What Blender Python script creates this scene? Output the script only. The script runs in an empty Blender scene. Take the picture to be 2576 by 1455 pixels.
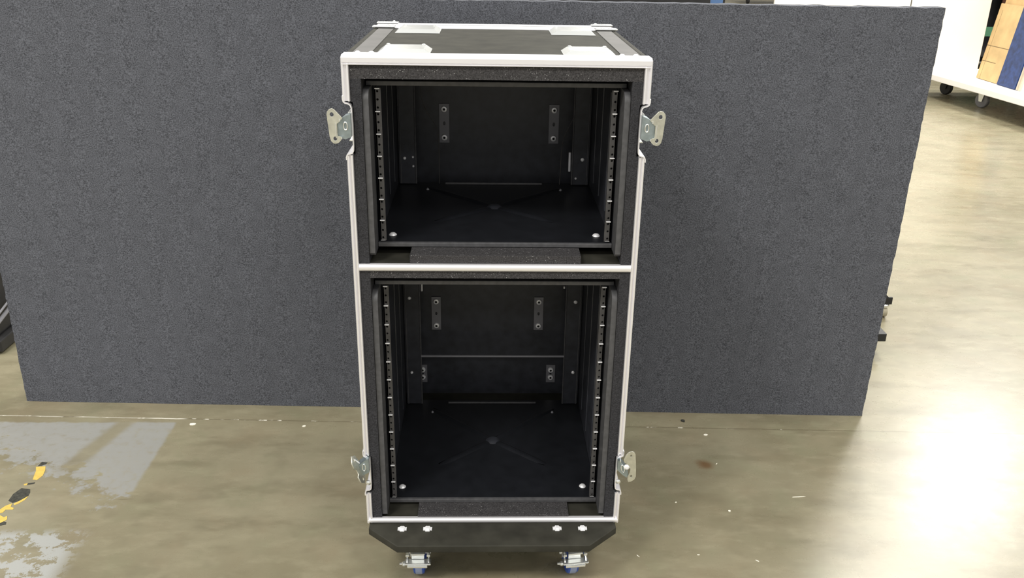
import bpy, bmesh, math, random
from mathutils import Vector, Matrix
random.seed(7)
SC = bpy.context.scene
COL = SC.collection

# ------------------------------------------------------------------ camera
cam_data = bpy.data.cameras.new('camera')
cam_data.sensor_width = 36.0
cam_data.lens = 2214.768 / 2576 * 36.0
cam_data.clip_end = 200
cam = bpy.data.objects.new('camera', cam_data)
COL.objects.link(cam)
PITCH, YAW, ROLL = 0.38777564, 0.03174697, 0.01668205
_f = Vector((math.sin(YAW) * math.cos(PITCH), math.cos(YAW) * math.cos(PITCH), -math.sin(PITCH)))
_r = Vector((math.cos(YAW), -math.sin(YAW), 0))
_u = _r.cross(_f)
_r2 = _r * math.cos(ROLL) + _u * math.sin(ROLL)
_u2 = -_r * math.sin(ROLL) + _u * math.cos(ROLL)
M = Matrix(((_r2.x, _u2.x, -_f.x), (_r2.y, _u2.y, -_f.y), (_r2.z, _u2.z, -_f.z))).to_4x4()
M.translation = Vector((-0.01902, -1.72725, 1.41065))
cam.matrix_world = M
SC.camera = cam

# ------------------------------------------------------------------ view, world, lamps
SC.view_settings.view_transform = 'Standard'
SC.view_settings.look = 'None'
SC.view_settings.gamma = 1
SC.view_settings.exposure = 0.12
SC.view_settings.use_curve_mapping = False

world = bpy.data.worlds.new('warehouse_air')
world.use_nodes = True
SC.world = world
bg = world.node_tree.nodes['Background']
bg.inputs[0].default_value = (1.0, 0.985, 0.95, 1)
bg.inputs[1].default_value = 0.60

# high-bay lamps hung at 5 m: (x, y, watts)
LAMPS = [(-6, -7.5, 75), (-2, -7.5, 75), (2, -7.5, 75), (6, -7.5, 75),
         (-6, -3.5, 160), (-2.4, -3.2, 200), (2, -3.2, 80), (6, -3.5, 60),
         (-6, 0.5, 75), (-2, 0.5, 75), (2, 0.5, 75), (6, 0.5, 75),
         (2.9, 4.0, 290), (6.5, 4.0, 190),
         (-9.5, 9.0, 75), (-2, 7.5, 75), (2, 8.0, 75), (6, 7.5, 240),
         (-6, 13.5, 75), (-2, 13.5, 75), (2, 13.5, 75), (6, 13.5, 240)]
for lx, ly, lw in LAMPS:
    ld = bpy.data.lights.new('high_bay_lamp', 'AREA')
    ld.shape = 'RECTANGLE'
    ld.size = 1.3
    ld.size_y = 1.0
    ld.energy = lw
    ld.color = (1.0, 0.97, 0.91)
    lo = bpy.data.objects.new('high_bay_lamp', ld)
    lo.location = (lx, ly, 5.0)
    COL.objects.link(lo)

# ------------------------------------------------------------------ materials
def new_mat(name):
    m = bpy.data.materials.new(name)
    m.use_nodes = True
    return m, m.node_tree, m.node_tree.nodes['Principled BSDF']

def simple(name, col, rough=0.5, metal=0.0, spec=0.5, noise=0.0, nscale=60, bump=0.0):
    m, nt, b = new_mat(name)
    b.inputs['Base Color'].default_value = (*col, 1)
    b.inputs['Roughness'].default_value = rough
    b.inputs['Metallic'].default_value = metal
    b.inputs['Specular IOR Level'].default_value = spec
    if noise or bump:
        tc = nt.nodes.new('ShaderNodeTexCoord')
        n = nt.nodes.new('ShaderNodeTexNoise')
        n.inputs['Scale'].default_value = nscale
        n.inputs['Detail'].default_value = 4
        nt.links.new(tc.outputs['Object'], n.inputs['Vector'])
        if noise:
            r = nt.nodes.new('ShaderNodeValToRGB')
            r.color_ramp.elements[0].position = 0.3
            r.color_ramp.elements[1].position = 0.7
            r.color_ramp.elements[0].color = (*[c * (1 - noise) for c in col], 1)
            r.color_ramp.elements[1].color = (*[min(1, c * (1 + noise)) for c in col], 1)
            nt.links.new(n.outputs['Fac'], r.inputs['Fac'])
            nt.links.new(r.outputs['Color'], b.inputs['Base Color'])
        if bump:
            bp = nt.nodes.new('ShaderNodeBump')
            bp.inputs['Strength'].default_value = bump
            bp.inputs['Distance'].default_value = 0.002
            nt.links.new(n.outputs['Fac'], bp.inputs['Height'])
            nt.links.new(bp.outputs['Normal'], b.inputs['Normal'])
    return m

def foam_mat(name, col, grain, fleck=0.0, spread=0.5):
    """cut-cell foam: fine grain, soft mottling and, for the rougher kind, a few pale flecks"""
    m, nt, b = new_mat(name)
    L = nt.links.new
    tc = nt.nodes.new('ShaderNodeTexCoord')
    n1 = nt.nodes.new('ShaderNodeTexNoise'); n1.inputs['Scale'].default_value = grain; n1.inputs['Detail'].default_value = 3
    n2 = nt.nodes.new('ShaderNodeTexNoise'); n2.inputs['Scale'].default_value = grain * 0.11; n2.inputs['Detail'].default_value = 4
    L(tc.outputs['Object'], n1.inputs['Vector']); L(tc.outputs['Object'], n2.inputs['Vector'])
    r = nt.nodes.new('ShaderNodeValToRGB')
    r.color_ramp.elements[0].position = 0.3; r.color_ramp.elements[1].position = 0.72
    r.color_ramp.elements[0].color = (*[c * (1 - spread) for c in col], 1)
    r.color_ramp.elements[1].color = (*[c * (1 + spread) for c in col], 1)
    mx = nt.nodes.new('ShaderNodeMath'); mx.operation = 'MULTIPLY_ADD'
    L(n2.outputs['Fac'], mx.inputs[0]); mx.inputs[1].default_value = 0.14
    ad = nt.nodes.new('ShaderNodeMath'); ad.operation = 'MULTIPLY_ADD'
    L(n1.outputs['Fac'], ad.inputs[0]); ad.inputs[1].default_value = 0.86; ad.inputs[2].default_value = 0.0
    L(ad.outputs[0], mx.inputs[2])
    L(mx.outputs[0], r.inputs['Fac'])
    out = r.outputs['Color']
    if fleck:
        v = nt.nodes.new('ShaderNodeTexVoronoi'); v.inputs['Scale'].default_value = grain * 0.62
        L(tc.outputs['Object'], v.inputs['Vector'])
        lt = nt.nodes.new('ShaderNodeMath'); lt.operation = 'LESS_THAN'; lt.inputs[1].default_value = 0.21
        L(v.outputs['Distance'], lt.inputs[0])
        n3 = nt.nodes.new('ShaderNodeTexNoise'); n3.inputs['Scale'].default_value = grain * 0.2
        L(tc.outputs['Object'], n3.inputs['Vector'])
        gt = nt.nodes.new('ShaderNodeMath'); gt.operation = 'GREATER_THAN'; gt.inputs[1].default_value = 0.565
        L(n3.outputs['Fac'], gt.inputs[0])
        ml = nt.nodes.new('ShaderNodeMath'); ml.operation = 'MULTIPLY'
        L(lt.outputs[0], ml.inputs[0]); L(gt.outputs[0], ml.inputs[1])
        mix = nt.nodes.new('ShaderNodeMix'); mix.data_type = 'RGBA'
        L(ml.outputs[0], mix.inputs[0]); L(out, mix.inputs[6])
        mix.inputs[7].default_value = (fleck, fleck, fleck, 1)
        out = mix.outputs[2]
    L(out, b.inputs['Base Color'])
    b.inputs['Roughness'].default_value = 0.9
    b.inputs['Specular IOR Level'].default_value = 0.2
    bp = nt.nodes.new('ShaderNodeBump'); bp.inputs['Strength'].default_value = 0.5; bp.inputs['Distance'].default_value = 0.003
    L(n1.outputs['Fac'], bp.inputs['Height']); L(bp.outputs['Normal'], b.inputs['Normal'])
    return m

MT = {}
MT['board_foam'] = foam_mat('board_foam', (0.100, 0.105, 0.122), 330, 0, 0.62)
MT['case_foam'] = foam_mat('case_foam', (0.050, 0.048, 0.050), 420, 0.26, 0.6)
MT['side_foam'] = foam_mat('side_foam', (0.036, 0.036, 0.040), 420, 0, 0.5)
MT['aluminium'] = simple('aluminium', (0.94, 0.93, 0.96), 0.36, 0.6, bump=0.04, nscale=90)
MT['steel'] = simple('zinc_steel', (0.86, 0.88, 0.87), 0.26, 0.88)
MT['latch_steel'] = simple('yellow_zinc_steel', (0.62, 0.62, 0.54), 0.42, 0.85, noise=0.15, nscale=80)
MT['latch_body'] = simple('blue_zinc_steel', (0.34, 0.40, 0.42), 0.38, 0.8, noise=0.2, nscale=60)
MT['laminate'] = simple('black_laminate', (0.036, 0.035, 0.028), 0.60, 0.0, 0.12, noise=0.25, nscale=25)
MT['edge_strip'] = simple('grey_edge_strip', (0.075, 0.072, 0.068), 0.45, 0.1, noise=0.2, nscale=20)
MT['rack_black'] = simple('rack_black', (0.030, 0.032, 0.040), 0.42, 0.0, 0.5, noise=0.3, nscale=40)
MT['tray_black'] = simple('tray_black', (0.011, 0.012, 0.015), 0.36, 0.0, 0.5, noise=0.2, nscale=30)
MT['rack_edge'] = simple('rack_edge', (0.070, 0.070, 0.074), 0.5, 0.0, 0.5, noise=0.2, nscale=90)
MT['rail'] = simple('rail_black', (0.085, 0.083, 0.085), 0.40, 0.3, noise=0.25, nscale=40)
MT['white_mark'] = simple('white_mark', (0.95, 0.95, 0.97), 0.45)
MT['bracket'] = simple('bracket_grey', (0.22, 0.22, 0.24), 0.45, 0.2)
MT['bolt'] = simple('bright_bolt', (0.97, 0.97, 0.99), 0.32, 0.25)
MT['hole'] = simple('dark_hole', (0.004, 0.004, 0.005), 0.8)
MT['cord'] = simple('grey_cord', (0.10, 0.095, 0.09), 0.5)
MT['light_gap'] = simple('light_gap_pale', (0.92, 0.92, 0.95), 0.4, 0.2)  # pale colour standing in for a slit of light
MT['blue_tyre'] = simple('blue_rubber', (0.030, 0.090, 0.42), 0.45)
MT['tread_reflection'] = simple('tread_reflection', (0.30, 0.36, 0.56), 0.5)  # blue wheel's tread with its pale reflection put into the colour
MT['white_paint'] = simple('white_paint', (0.88, 0.86, 0.84), 0.5)
MT['cream'] = simple('cream_sheet', (0.84, 0.80, 0.72), 0.6, noise=0.03, nscale=3)
MT['plywood'] = simple('plywood', (0.66, 0.46, 0.22), 0.6, noise=0.18, nscale=6)
MT['saw_line'] = simple('pencil_line', (0.22, 0.15, 0.07), 0.8)
MT['blue_board'] = simple('blue_board', (0.016, 0.042, 0.150), 0.5, noise=0.4, nscale=25)
MT['slat'] = simple('pale_slat', (0.55, 0.48, 0.36), 0.6)
MT['black_plastic'] = simple('black_plastic', (0.016, 0.016, 0.017), 0.5, noise=0.3, nscale=20)
MT['blue_paint'] = simple('blue_paint', (0.10, 0.20, 0.42), 0.5)
MT['green'] = simple('green_paint', (0.05, 0.16, 0.09), 0.5)
MT['rust_red'] = simple('rust_red', (0.20, 0.09, 0.06), 0.6, noise=0.3, nscale=10)
MT['yellow_tape'] = simple('yellow_tape', (0.64, 0.45, 0.10), 0.5, noise=0.12, nscale=60)
MT['black_tape'] = simple('black_tape', (0.045, 0.045, 0.036), 0.5, noise=0.5, nscale=120)
MT['caster_rubber'] = simple('caster_rubber', (0.40, 0.36, 0.26), 0.5)
MT['chip'] = simple('paint_chip', (0.85, 0.82, 0.70), 0.6)
MT['dark_scrap'] = simple('dark_scrap', (0.03, 0.03, 0.025), 0.7)

def floor_mat():
    m, nt, b = new_mat('sealed_concrete')
    N = nt.nodes.new; L = nt.links.new
    tc = N('ShaderNodeTexCoord'); sx = N('ShaderNodeSeparateXYZ')
    L(tc.outputs['Object'], sx.inputs[0])
    X, Y = sx.outputs[0], sx.outputs[1]
    def mth(op, a, bb=None, c=None, clamp=False):
        n = N('ShaderNodeMath'); n.operation = op; n.use_clamp = clamp
        for i, v in enumerate((a, bb, c)):
            if v is None: continue
            if isinstance(v, (int, float)): n.inputs[i].default_value = v
            else: L(v, n.inputs[i])
        return n.outputs[0]
    def noise(scale, detail=5, rough=0.55, stretch=None):
        n = N('ShaderNodeTexNoise'); n.inputs['Scale'].default_value = scale
        n.inputs['Detail'].default_value = detail; n.inputs['Roughness'].default_value = rough
        if stretch:
            mp = N('ShaderNodeMapping'); mp.inputs['Scale'].default_value = stretch[:3]; mp.inputs['Rotation'].default_value = (0, 0, stretch[3])
            L(tc.outputs['Object'], mp.inputs[0]); L(mp.outputs[0], n.inputs['Vector'])
        else:
            L(tc.outputs['Object'], n.inputs['Vector'])
        return n.outputs['Fac']
    def ss(v, a, bb):
        n = N('ShaderNodeMapRange'); n.interpolation_type = 'SMOOTHSTEP'
        L(v, n.inputs[0]); n.inputs[1].default_value = a; n.inputs[2].default_value = bb
        return n.outputs[0]
    def mix(f, a, col):
        n = N('ShaderNodeMix'); n.data_type = 'RGBA'; L(f, n.inputs[0])
        if isinstance(a, tuple): n.inputs[6].default_value = (*a, 1)
        else: L(a, n.inputs[6])
        n.inputs[7].default_value = (*col, 1)
        return n.outputs[2]
    big = noise(1.6, 6); fine = noise(14, 6, 0.6); streak = noise(3.0, 5, 0.6, (1, 3.2, 1, 0.5))
    st2 = noise(9.0, 6, 0.65, (1, 2.6, 1, 0.55)); tint = noise(6.0, 5, 0.6)
    base = mix(ss(big, 0.3, 0.7), (0.190, 0.168, 0.106), (0.275, 0.248, 0.168))
    base = mix(mth('MULTIPLY', ss(streak, 0.46, 0.70), 0.6), base, (0.150, 0.130, 0.080))
    base = mix(mth('MULTIPLY', ss(st2, 0.46, 0.70), 0.45), base, (0.315, 0.285, 0.195))
    base = mix(mth('MULTIPLY', ss(fine, 0.50, 0.75), 0.40), base, (0.165, 0.145, 0.095))
    base = mix(mth('MULTIPLY', ss(tint, 0.50, 0.70), 0.30), base, (0.245, 0.195, 0.125))
    base = mix(mth('MULTIPLY', ss(tint, 0.50, 0.32), 0.25), base, (0.195, 0.205, 0.125))
    # worn grey floor paint on the left of the joint, flaking away towards the front
    px = mth('ADD', X, mth('MULTIPLY', mth('SUBTRACT', noise(26, 5, 0.7), 0.5), 0.018))
    inx = ss(px, -0.957, -0.970)
    iny = ss(mth('ADD', Y, mth('MULTIPLY', mth('SUBTRACT', noise(24, 4), 0.5), 0.02)), 0.640, 0.628)
    edge = mth('SUBTRACT', Y, mth('MULTIPLY_ADD', mth('SUBTRACT', -0.965, X), 0.50, 0.205))
    wear = mth('ADD', edge, mth('MULTIPLY', mth('SUBTRACT', noise(16, 8, 0.72), 0.52), 0.55))
    wear = mth('SUBTRACT', wear, mth('MULTIPLY', ss(st2, 0.55, 0.72), 0.10))
    sk = mth('ABSOLUTE', mth('ADD', mth('SUBTRACT', px, -1.125), mth('MULTIPLY', mth('SUBTRACT', 0.6, Y), 0.27)))
    skm = mth('MULTIPLY', mth('MULTIPLY', ss(sk, 0.040, 0.012), ss(Y, 0.34, 0.42)), 0.85)
    keep = mth('SUBTRACT', ss(wear, 0.0, 0.05), skm, None, True)
    keep = mth('MULTIPLY', keep, mth('SUBTRACT', 1.0, mth('MULTIPLY', ss(noise(40, 6, 0.7), 0.48, 0.7), 0.45)))
    low = mth('MULTIPLY', ss(noise(17, 9, 0.75), 0.485, 0.505), mth('MULTIPLY', ss(Y, 0.125, 0.085), ss(X, -0.985, -1.05)))
    low = mth('MULTIPLY', low, ss(Y, -0.16, -0.08))
    paint = mth('MULTIPLY', mth('MULTIPLY', inx, iny), keep)
    base = mix(mth('MULTIPLY', paint, 0.8), base, (0.285, 0.290, 0.285))
    base = mix(mth('MULTIPLY', low, 0.95), base, (0.345, 0.352, 0.338))
    # the saw-cut joint: dark in the middle of the bay, chalky filler on the left
    jl = mth('ADD', Y, mth('MULTIPLY_ADD', X, 0.0345, -0.6225))
    jl = mth('ABSOLUTE', mth('ADD', jl, mth('MULTIPLY', mth('SUBTRACT', noise(20, 3), 0.5), 0.006)))
    line = ss(jl, 0.0032, 0.0014)
    chalk = mth('MULTIPLY', line, mth('MAXIMUM', mth('MULTIPLY', ss(X, -0.93, -0.96), mth('MAXIMUM', mth('MULTIPLY', ss(X, -1.10, -1.02), 0.95), mth('MULTIPLY', ss(noise(9, 4), 0.36, 0.52), 0.55))), mth('MULTIPLY', ss(noise(30, 3), 0.56, 0.64), ss(X, 1.0, 0.8))))
    base = mix(mth('MULTIPLY', line, 0.55), base, (0.10, 0.08, 0.045))
    base = mix(mth('MULTIPLY', chalk, 0.9), base, (0.75, 0.72, 0.62))
    # rust spot, scuffs and a row of tread prints
    dx = mth('SUBTRACT', X, 0.611); dy = mth('SUBTRACT', Y, 0.402)
    d = mth('SQRT', mth('ADD', mth('MULTIPLY', dx, dx), mth('MULTIPLY', dy, dy)))
    d = mth('ADD', d, mth('MULTIPLY', mth('SUBTRACT', noise(28, 4), 0.5), 0.03))
    base = mix(mth('MULTIPLY', ss(d, 0.034, 0.006), 0.75), base, (0.13, 0.055, 0.012))
    scuff = mth('MULTIPLY', ss(noise(6, 5, 0.6, (0.6, 6, 1, 0.7)), 0.68, 0.74), ss(noise(2.2, 2), 0.5, 0.62))
    base = mix(mth('MULTIPLY', scuff, 0.5), base, (0.13, 0.11, 0.07))
    tr = mth('MULTIPLY', mth('LESS_THAN', mth('ABSOLUTE', mth('SUBTRACT', Y, 0.339)), 0.0035),
             mth('MULTIPLY', mth('GREATER_THAN', X, 1.368), mth('LESS_THAN', X, 1.442)))
    tr = mth('MULTIPLY', tr, mth('GREATER_THAN', mth('SINE', mth('MULTIPLY', X, 700.0)), 0.35))
    base = mix(mth('MULTIPLY', tr, 0.6), base, (0.16, 0.14, 0.10))
    L(base, b.inputs['Base Color'])
    rr = N('ShaderNodeMapRange'); L(fine, rr.inputs[0]); rr.inputs[3].default_value = 0.22; rr.inputs[4].default_value = 0.34
    L(mth('ADD', rr.outputs[0], mth('MULTIPLY', paint, 0.15)), b.inputs['Roughness'])
    b.inputs['Specular IOR Level'].default_value = 0.75
    bp = N('ShaderNodeBump'); bp.inputs['Strength'].default_value = 0.08; bp.inputs['Distance'].default_value = 0.003
    L(fine, bp.inputs['Height']); L(bp.outputs['Normal'], b.inputs['Normal'])
    return m
MT['floor'] = floor_mat()

# ------------------------------------------------------------------ mesh helpers
ORG = {}          # object name -> world origin of its mesh

class MB:
    """collects shapes given in world coordinates; build() links them as ONE mesh object"""
    def __init__(s):
        s.bm = bmesh.new()
    def _setmat(s, n0, mat):
        s.bm.faces.ensure_lookup_table()
        for f in s.bm.faces[n0:]:
            f.material_index = mat
    def box(s, x0, x1, y0, y1, z0, z1, mat=0, bev=0.0, rot=None, seg=2):
        n0 = len(s.bm.faces)
        t = bmesh.new()
        bmesh.ops.create_cube(t, size=1)
        bmesh.ops.scale(t, vec=(abs(x1 - x0), abs(y1 - y0), abs(z1 - z0)), verts=t.verts)
        if bev:
            bmesh.ops.bevel(t, geom=t.edges[:], offset=bev, segments=seg, affect='EDGES', profile=0.5)
        mtx = Matrix.Translation(((x0 + x1) / 2, (y0 + y1) / 2, (z0 + z1) / 2))
        if rot is not None:
            mtx = rot @ mtx
        s._merge(t, mtx, mat)
        return s
    def _merge(s, t, mtx, mat):
        me = bpy.data.meshes.new('tmp')
        t.to_mesh(me); t.free()
        s.mesh(me, mtx, mat)
    def mesh(s, me, mtx, mat):
        n0 = len(s.bm.faces)
        me.transform(mtx)
        s.bm.from_mesh(me)
        bpy.data.meshes.remove(me)
        s._setmat(n0, mat)
    def tube(s, pts, r, mat=0, seg=8, closed=False, cap=True):
        n0 = len(s.bm.faces)
        P = [Vector(p) for p in pts]
        rings = []
        up = None
        for i, p in enumerate(P):
            if closed: d = P[(i + 1) % len(P)] - P[i - 1]
            elif i == 0: d = P[1] - P[0]
            elif i == len(P) - 1: d = P[-1] - P[-2]
            else: d = (P[i + 1] - P[i]).normalized() + (P[i] - P[i - 1]).normalized()
            d.normalize()
            if up is None:
                up = Vector((0, 0, 1)) if abs(d.z) < 0.9 else Vector((1, 0, 0))
            a = d.cross(up).normalized(); b_ = a.cross(d).normalized(); up = b_
            rad = r[i] if isinstance(r, (list, tuple)) else r
            rings.append([s.bm.verts.new(p + a * math.cos(2 * math.pi * k / seg) * rad + b_ * math.sin(2 * math.pi * k / seg) * rad) for k in range(seg)])
        for i in range(len(rings) - (0 if closed else 1)):
            A, B = rings[i], rings[(i + 1) % len(rings)]
            for k in range(seg):
                s.bm.faces.new((A[k], A[(k + 1) % seg], B[(k + 1) % seg], B[k]))
        if cap and not closed:
            s.bm.faces.new(rings[0][::-1]); s.bm.faces.new(rings[-1])
        s._setmat(n0, mat)
        return s
    def lathe(s, prof, centre, axis='z', mat=0, seg=20):
        """prof: (radius, height) pairs along the axis, closed by caps"""
        n0 = len(s.bm.faces)
        c = Vector(centre)
        def place(rad, h, a):
            u, v = rad * math.cos(a), rad * math.sin(a)
            return c + Vector({'z': (u, v, h), 'y': (u, -h, v), 'x': (h, u, v)}[axis])
        rings = [[s.bm.verts.new(place(rad, h, 2 * math.pi * k / seg)) for k in range(seg)] for rad, h in prof]
        for A, B in zip(rings, rings[1:]):
            for k in range(seg):
                s.bm.faces.new((A[k], A[(k + 1) % seg], B[(k + 1) % seg], B[k]))
        s.bm.faces.new(rings[0][::-1]); s.bm.faces.new(rings[-1])
        s._setmat(n0, mat)
        return s
    def extrude_poly(s, poly, a0, a1, axis, mat=0):
        """poly in the plane across the axis: 'z' (x,y), 'y' (x,z), 'x' (y,z)"""
        n0 = len(s.bm.faces)
        def P(u, v, w):
            return {'z': (u, v, w), 'y': (u, w, v), 'x': (w, u, v)}[axis]
        A = [s.bm.verts.new(P(u, v, a0)) for u, v in poly]
        B = [s.bm.verts.new(P(u, v, a1)) for u, v in poly]
        n = len(poly)
        for k in range(n):
            s.bm.faces.new((A[k], A[(k + 1) % n], B[(k + 1) % n], B[k]))
        s.bm.faces.new(A[::-1]); s.bm.faces.new(B)
        s._setmat(n0, mat)
        return s
    def plate(s, outline, holes, thick, mtx, mat=0, bevel=0.0):
        """flat sheet with holes, drawn in local XY and set in place by mtx"""
        cu = bpy.data.curves.new('tmp', 'CURVE')
        cu.dimensions = '2D'; cu.fill_mode = 'BOTH'; cu.extrude = thick / 2; cu.bevel_depth = bevel
        for ring in [outline] + list(holes):
            sp = cu.splines.new('POLY'); sp.points.add(len(ring) - 1); sp.use_cyclic_u = True
            for p, q in zip(sp.points, ring):
                p.co = (q[0], q[1], 0, 1)
        ob = bpy.data.objects.new('tmp', cu)
        COL.objects.link(ob)
        dg = bpy.context.evaluated_depsgraph_get()
        me = bpy.data.meshes.new_from_object(ob.evaluated_get(dg))
        bpy.data.objects.remove(ob); bpy.data.curves.remove(cu)
        me.materials.clear()
        s.mesh(me, mtx, mat)
        return s
    def move(s, mtx):
        bmesh.ops.transform(s.bm, matrix=mtx, verts=s.bm.verts)
        return s
    def build(s, name, mats, parent=None, origin=None, smooth=False):
        if not isinstance(mats, (list, tuple)): mats = [mats]
        if parent is not None and origin is None:
            origin = ORG[parent.name]
        if origin is None:
            xs = [v.co for v in s.bm.verts]
            lo = [min(v[i] for v in xs) for i in range(3)]; hi = [max(v[i] for v in xs) for i in range(3)]
            origin = Vector(((lo[0] + hi[0]) / 2, (lo[1] + hi[1]) / 2, lo[2]))
        o0 = Vector(origin)
        bmesh.ops.recalc_face_normals(s.bm, faces=s.bm.faces)
        bmesh.ops.translate(s.bm, vec=-o0, verts=s.bm.verts)
        me = bpy.data.meshes.new(name)
        s.bm.to_mesh(me); s.bm.free()
        for m in mats: me.materials.append(MT[m])
        if smooth:
            me.polygons.foreach_set('use_smooth', [True] * len(me.polygons))
            try: me.set_sharp_from_angle(angle=math.radians(40))
            except Exception: pass
        ob = bpy.data.objects.new(name, me)
        COL.objects.link(ob)
        if parent is not None:
            ob.parent = parent
            ob.location = o0 - ORG[parent.name]
        else:
            ob.location = o0
        ORG[ob.name] = o0
        return ob

def tag(o, label, cat, group=None):
    o['label'] = label; o['category'] = cat
    if group: o['group'] = group
    return o

def thing(name, label, cat, loc, group=None):
    o = bpy.data.objects.new(name, None)
    o.empty_display_size = 0.1
    COL.objects.link(o); o.location = loc
    ORG[o.name] = Vector(loc)
    return tag(o, label, cat, group)

def circ(cx, cy, r, n=10, ry=None):
    return [(cx + r * math.cos(2 * math.pi * k / n), cy + (ry or r) * math.sin(2 * math.pi * k / n)) for k in range(n)]

# local plate XY -> world XZ at depth y (plate faces -Y)
def XZ(y): return Matrix(((1, 0, 0, 0), (0, 0, 1, y), (0, 1, 0, 0), (0, 0, 0, 1)))
def YZ(x): return Matrix(((0, 0, 1, x), (1, 0, 0, 0), (0, 1, 0, 0), (0, 0, 0, 1)))
def XY(z): return Matrix.Translation((0, 0, z))

# ------------------------------------------------------------------ setting: the floor
fl = MB().box(-14, 16, -9, 32, -0.2, 0.0)
fo = fl.build('floor', 'floor', origin=(0, 0, 0))
fo['kind'] = 'structure'
MT['wall_paint'] = simple('wall_paint', (0.62, 0.60, 0.55), 0.8, noise=0.05, nscale=2)
for nm, bx in (('wall_back', (-14, 16, 32.0, 32.2, 0, 7)), ('wall_left', (-14.2, -14.0, -9, 32, 0, 7)), ('wall_right', (16.0, 16.2, -9, 32, 0, 7))):
    wo = MB().box(*bx).build(nm, 'wall_paint')
    wo['kind'] = 'structure'

# ------------------------------------------------------------------ the flight case
HW = 0.2885                       # half the outer width
ZB, ZT = 0.148, 1.1905            # case bottom and top
YF, YJ, YR = -0.060, 0.470, 0.545  # front edge, body/lid joint, back of the lid
NOTCH = [(1.0040, 1.1070), (0.2330, 0.3265)]     # latch recesses in the sides

case = thing('flight_case', 'tall black flight case with bright aluminium edging, front open on two bays, on blue casters', 'flight case', (0, 0.24, 0.0))

for sgn in (-1, 1):
    poly = [(-0.052, ZB + .004), (-0.052, 0.233), (0.10, 0.233), (0.10, 0.3265), (-0.052, 0.3265),
            (-0.052, 1.004), (0.10, 1.004), (0.10, 1.107), (-0.052, 1.107), (-0.052, ZT - .004), (YJ, ZT - .004), (YJ, ZB + .004)]
    x0 = sgn * 0.2790; x1 = sgn * 0.2870
    MB().extrude_poly(poly, min(x0, x1), max(x0, x1), 'x').build('side_panel', 'laminate', case)
MB().box(-0.279, 0.279, -0.052, YJ, ZT - 0.0095, ZT - 0.0005).build('top_panel', 'laminate', case)
MB().box(-0.279, 0.279, -0.052, YJ, ZB, ZB + 0.009).build('bottom_panel', 'laminate', case)
MB().box(-0.2785, 0.2785, -0.050, YJ - .01, 0.7665, 0.7805).build('divider_shelf', 'laminate', case)

# front aluminium edging: uprights broken by the latch recesses
def upright(sgn, z0, z1, o):
    prof = [(-o, -0.030), (-o, -0.0575), (-o + .0015, -0.0605), (-o + .0042, -0.0605), (-o + .0052, -0.0545), (-.2802, -0.0545),
            (-.2792, -0.0595), (-.2765, -0.0595), (-.2755, -0.0570), (-.2755, -0.0430), (-.2785, -0.0420), (-.2868, -0.0420), (-.2872, -0.030)]
    prof = [(p[0] * -sgn, p[1]) for p in prof]
    MB().extrude_poly(prof, z0, z1, 'z').build('aluminium_edge', 'aluminium', case)
for sgn in (-1, 1):
    upright(sgn, 1.1075, ZT - .002, 0.2898)
    upright(sgn, 0.3290, 1.0045, 0.2878)
    upright(sgn, ZB + .001, 0.2290, 0.2880)
# top rail: two beads with a shallow groove, flange on the lid
prof = [(-0.018, 1.1912), (-0.018, 1.1925), (-0.055, 1.1930), (-0.0600, 1.1915), (-0.0612, 1.1880), (-0.0612, 1.1800), (-0.0580, 1.1788), (-0.0580, 1.1772),
        (-0.0608, 1.1765), (-0.0608, 1.1755), (-0.0585, 1.1745), (-0.050, 1.1745), (-0.050, 1.1905)]
MB().extrude_poly(prof, -0.2880, 0.2880, 'x').build('aluminium_edge', 'aluminium', case)
def bead(z0, z1, x):
    n = 8
    prof = [(-0.051, z0)] + [(-0.056 - 0.0055 * math.sin(math.pi * k / n), z0 + (z1 - z0) * (1 - math.cos(math.pi * k / n)) / 2) for k in range(n + 1)] + [(-0.051, z1)]
    return MB().extrude_poly(prof, -x, x, 'x').build('aluminium_edge', 'aluminium', case, smooth=True)
bead(0.7660, 0.7812, 0.2755)
bead(0.1480, 0.1612, 0.2860)
# rear edging at the lid joint
MB().box(-0.2865, 0.2865, YJ - 0.034, YJ - 0.001, ZT - 0.0005, ZT + 0.002, bev=0.0008).build('aluminium_edge', 'aluminium', case)

# edge strips along the top: aluminium, its dark reflection put into the grey
for sgn in (-1, 1):
    a, b_ = sorted((sgn * 0.2385, sgn * 0.2740))
    MB().box(a, b_, -0.018, YJ - 0.034, ZT - 0.0005, ZT + 0.0010).build('edge_strip', 'edge_strip', case)
    a, b_ = sorted((sgn * 0.2740, sgn * 0.2878))
    MB().box(a, b_, -0.030, YJ - 0.001, ZT - 0.014, ZT + 0.0004, bev=0.004).build('corner_strip', 'laminate', case)

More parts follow.
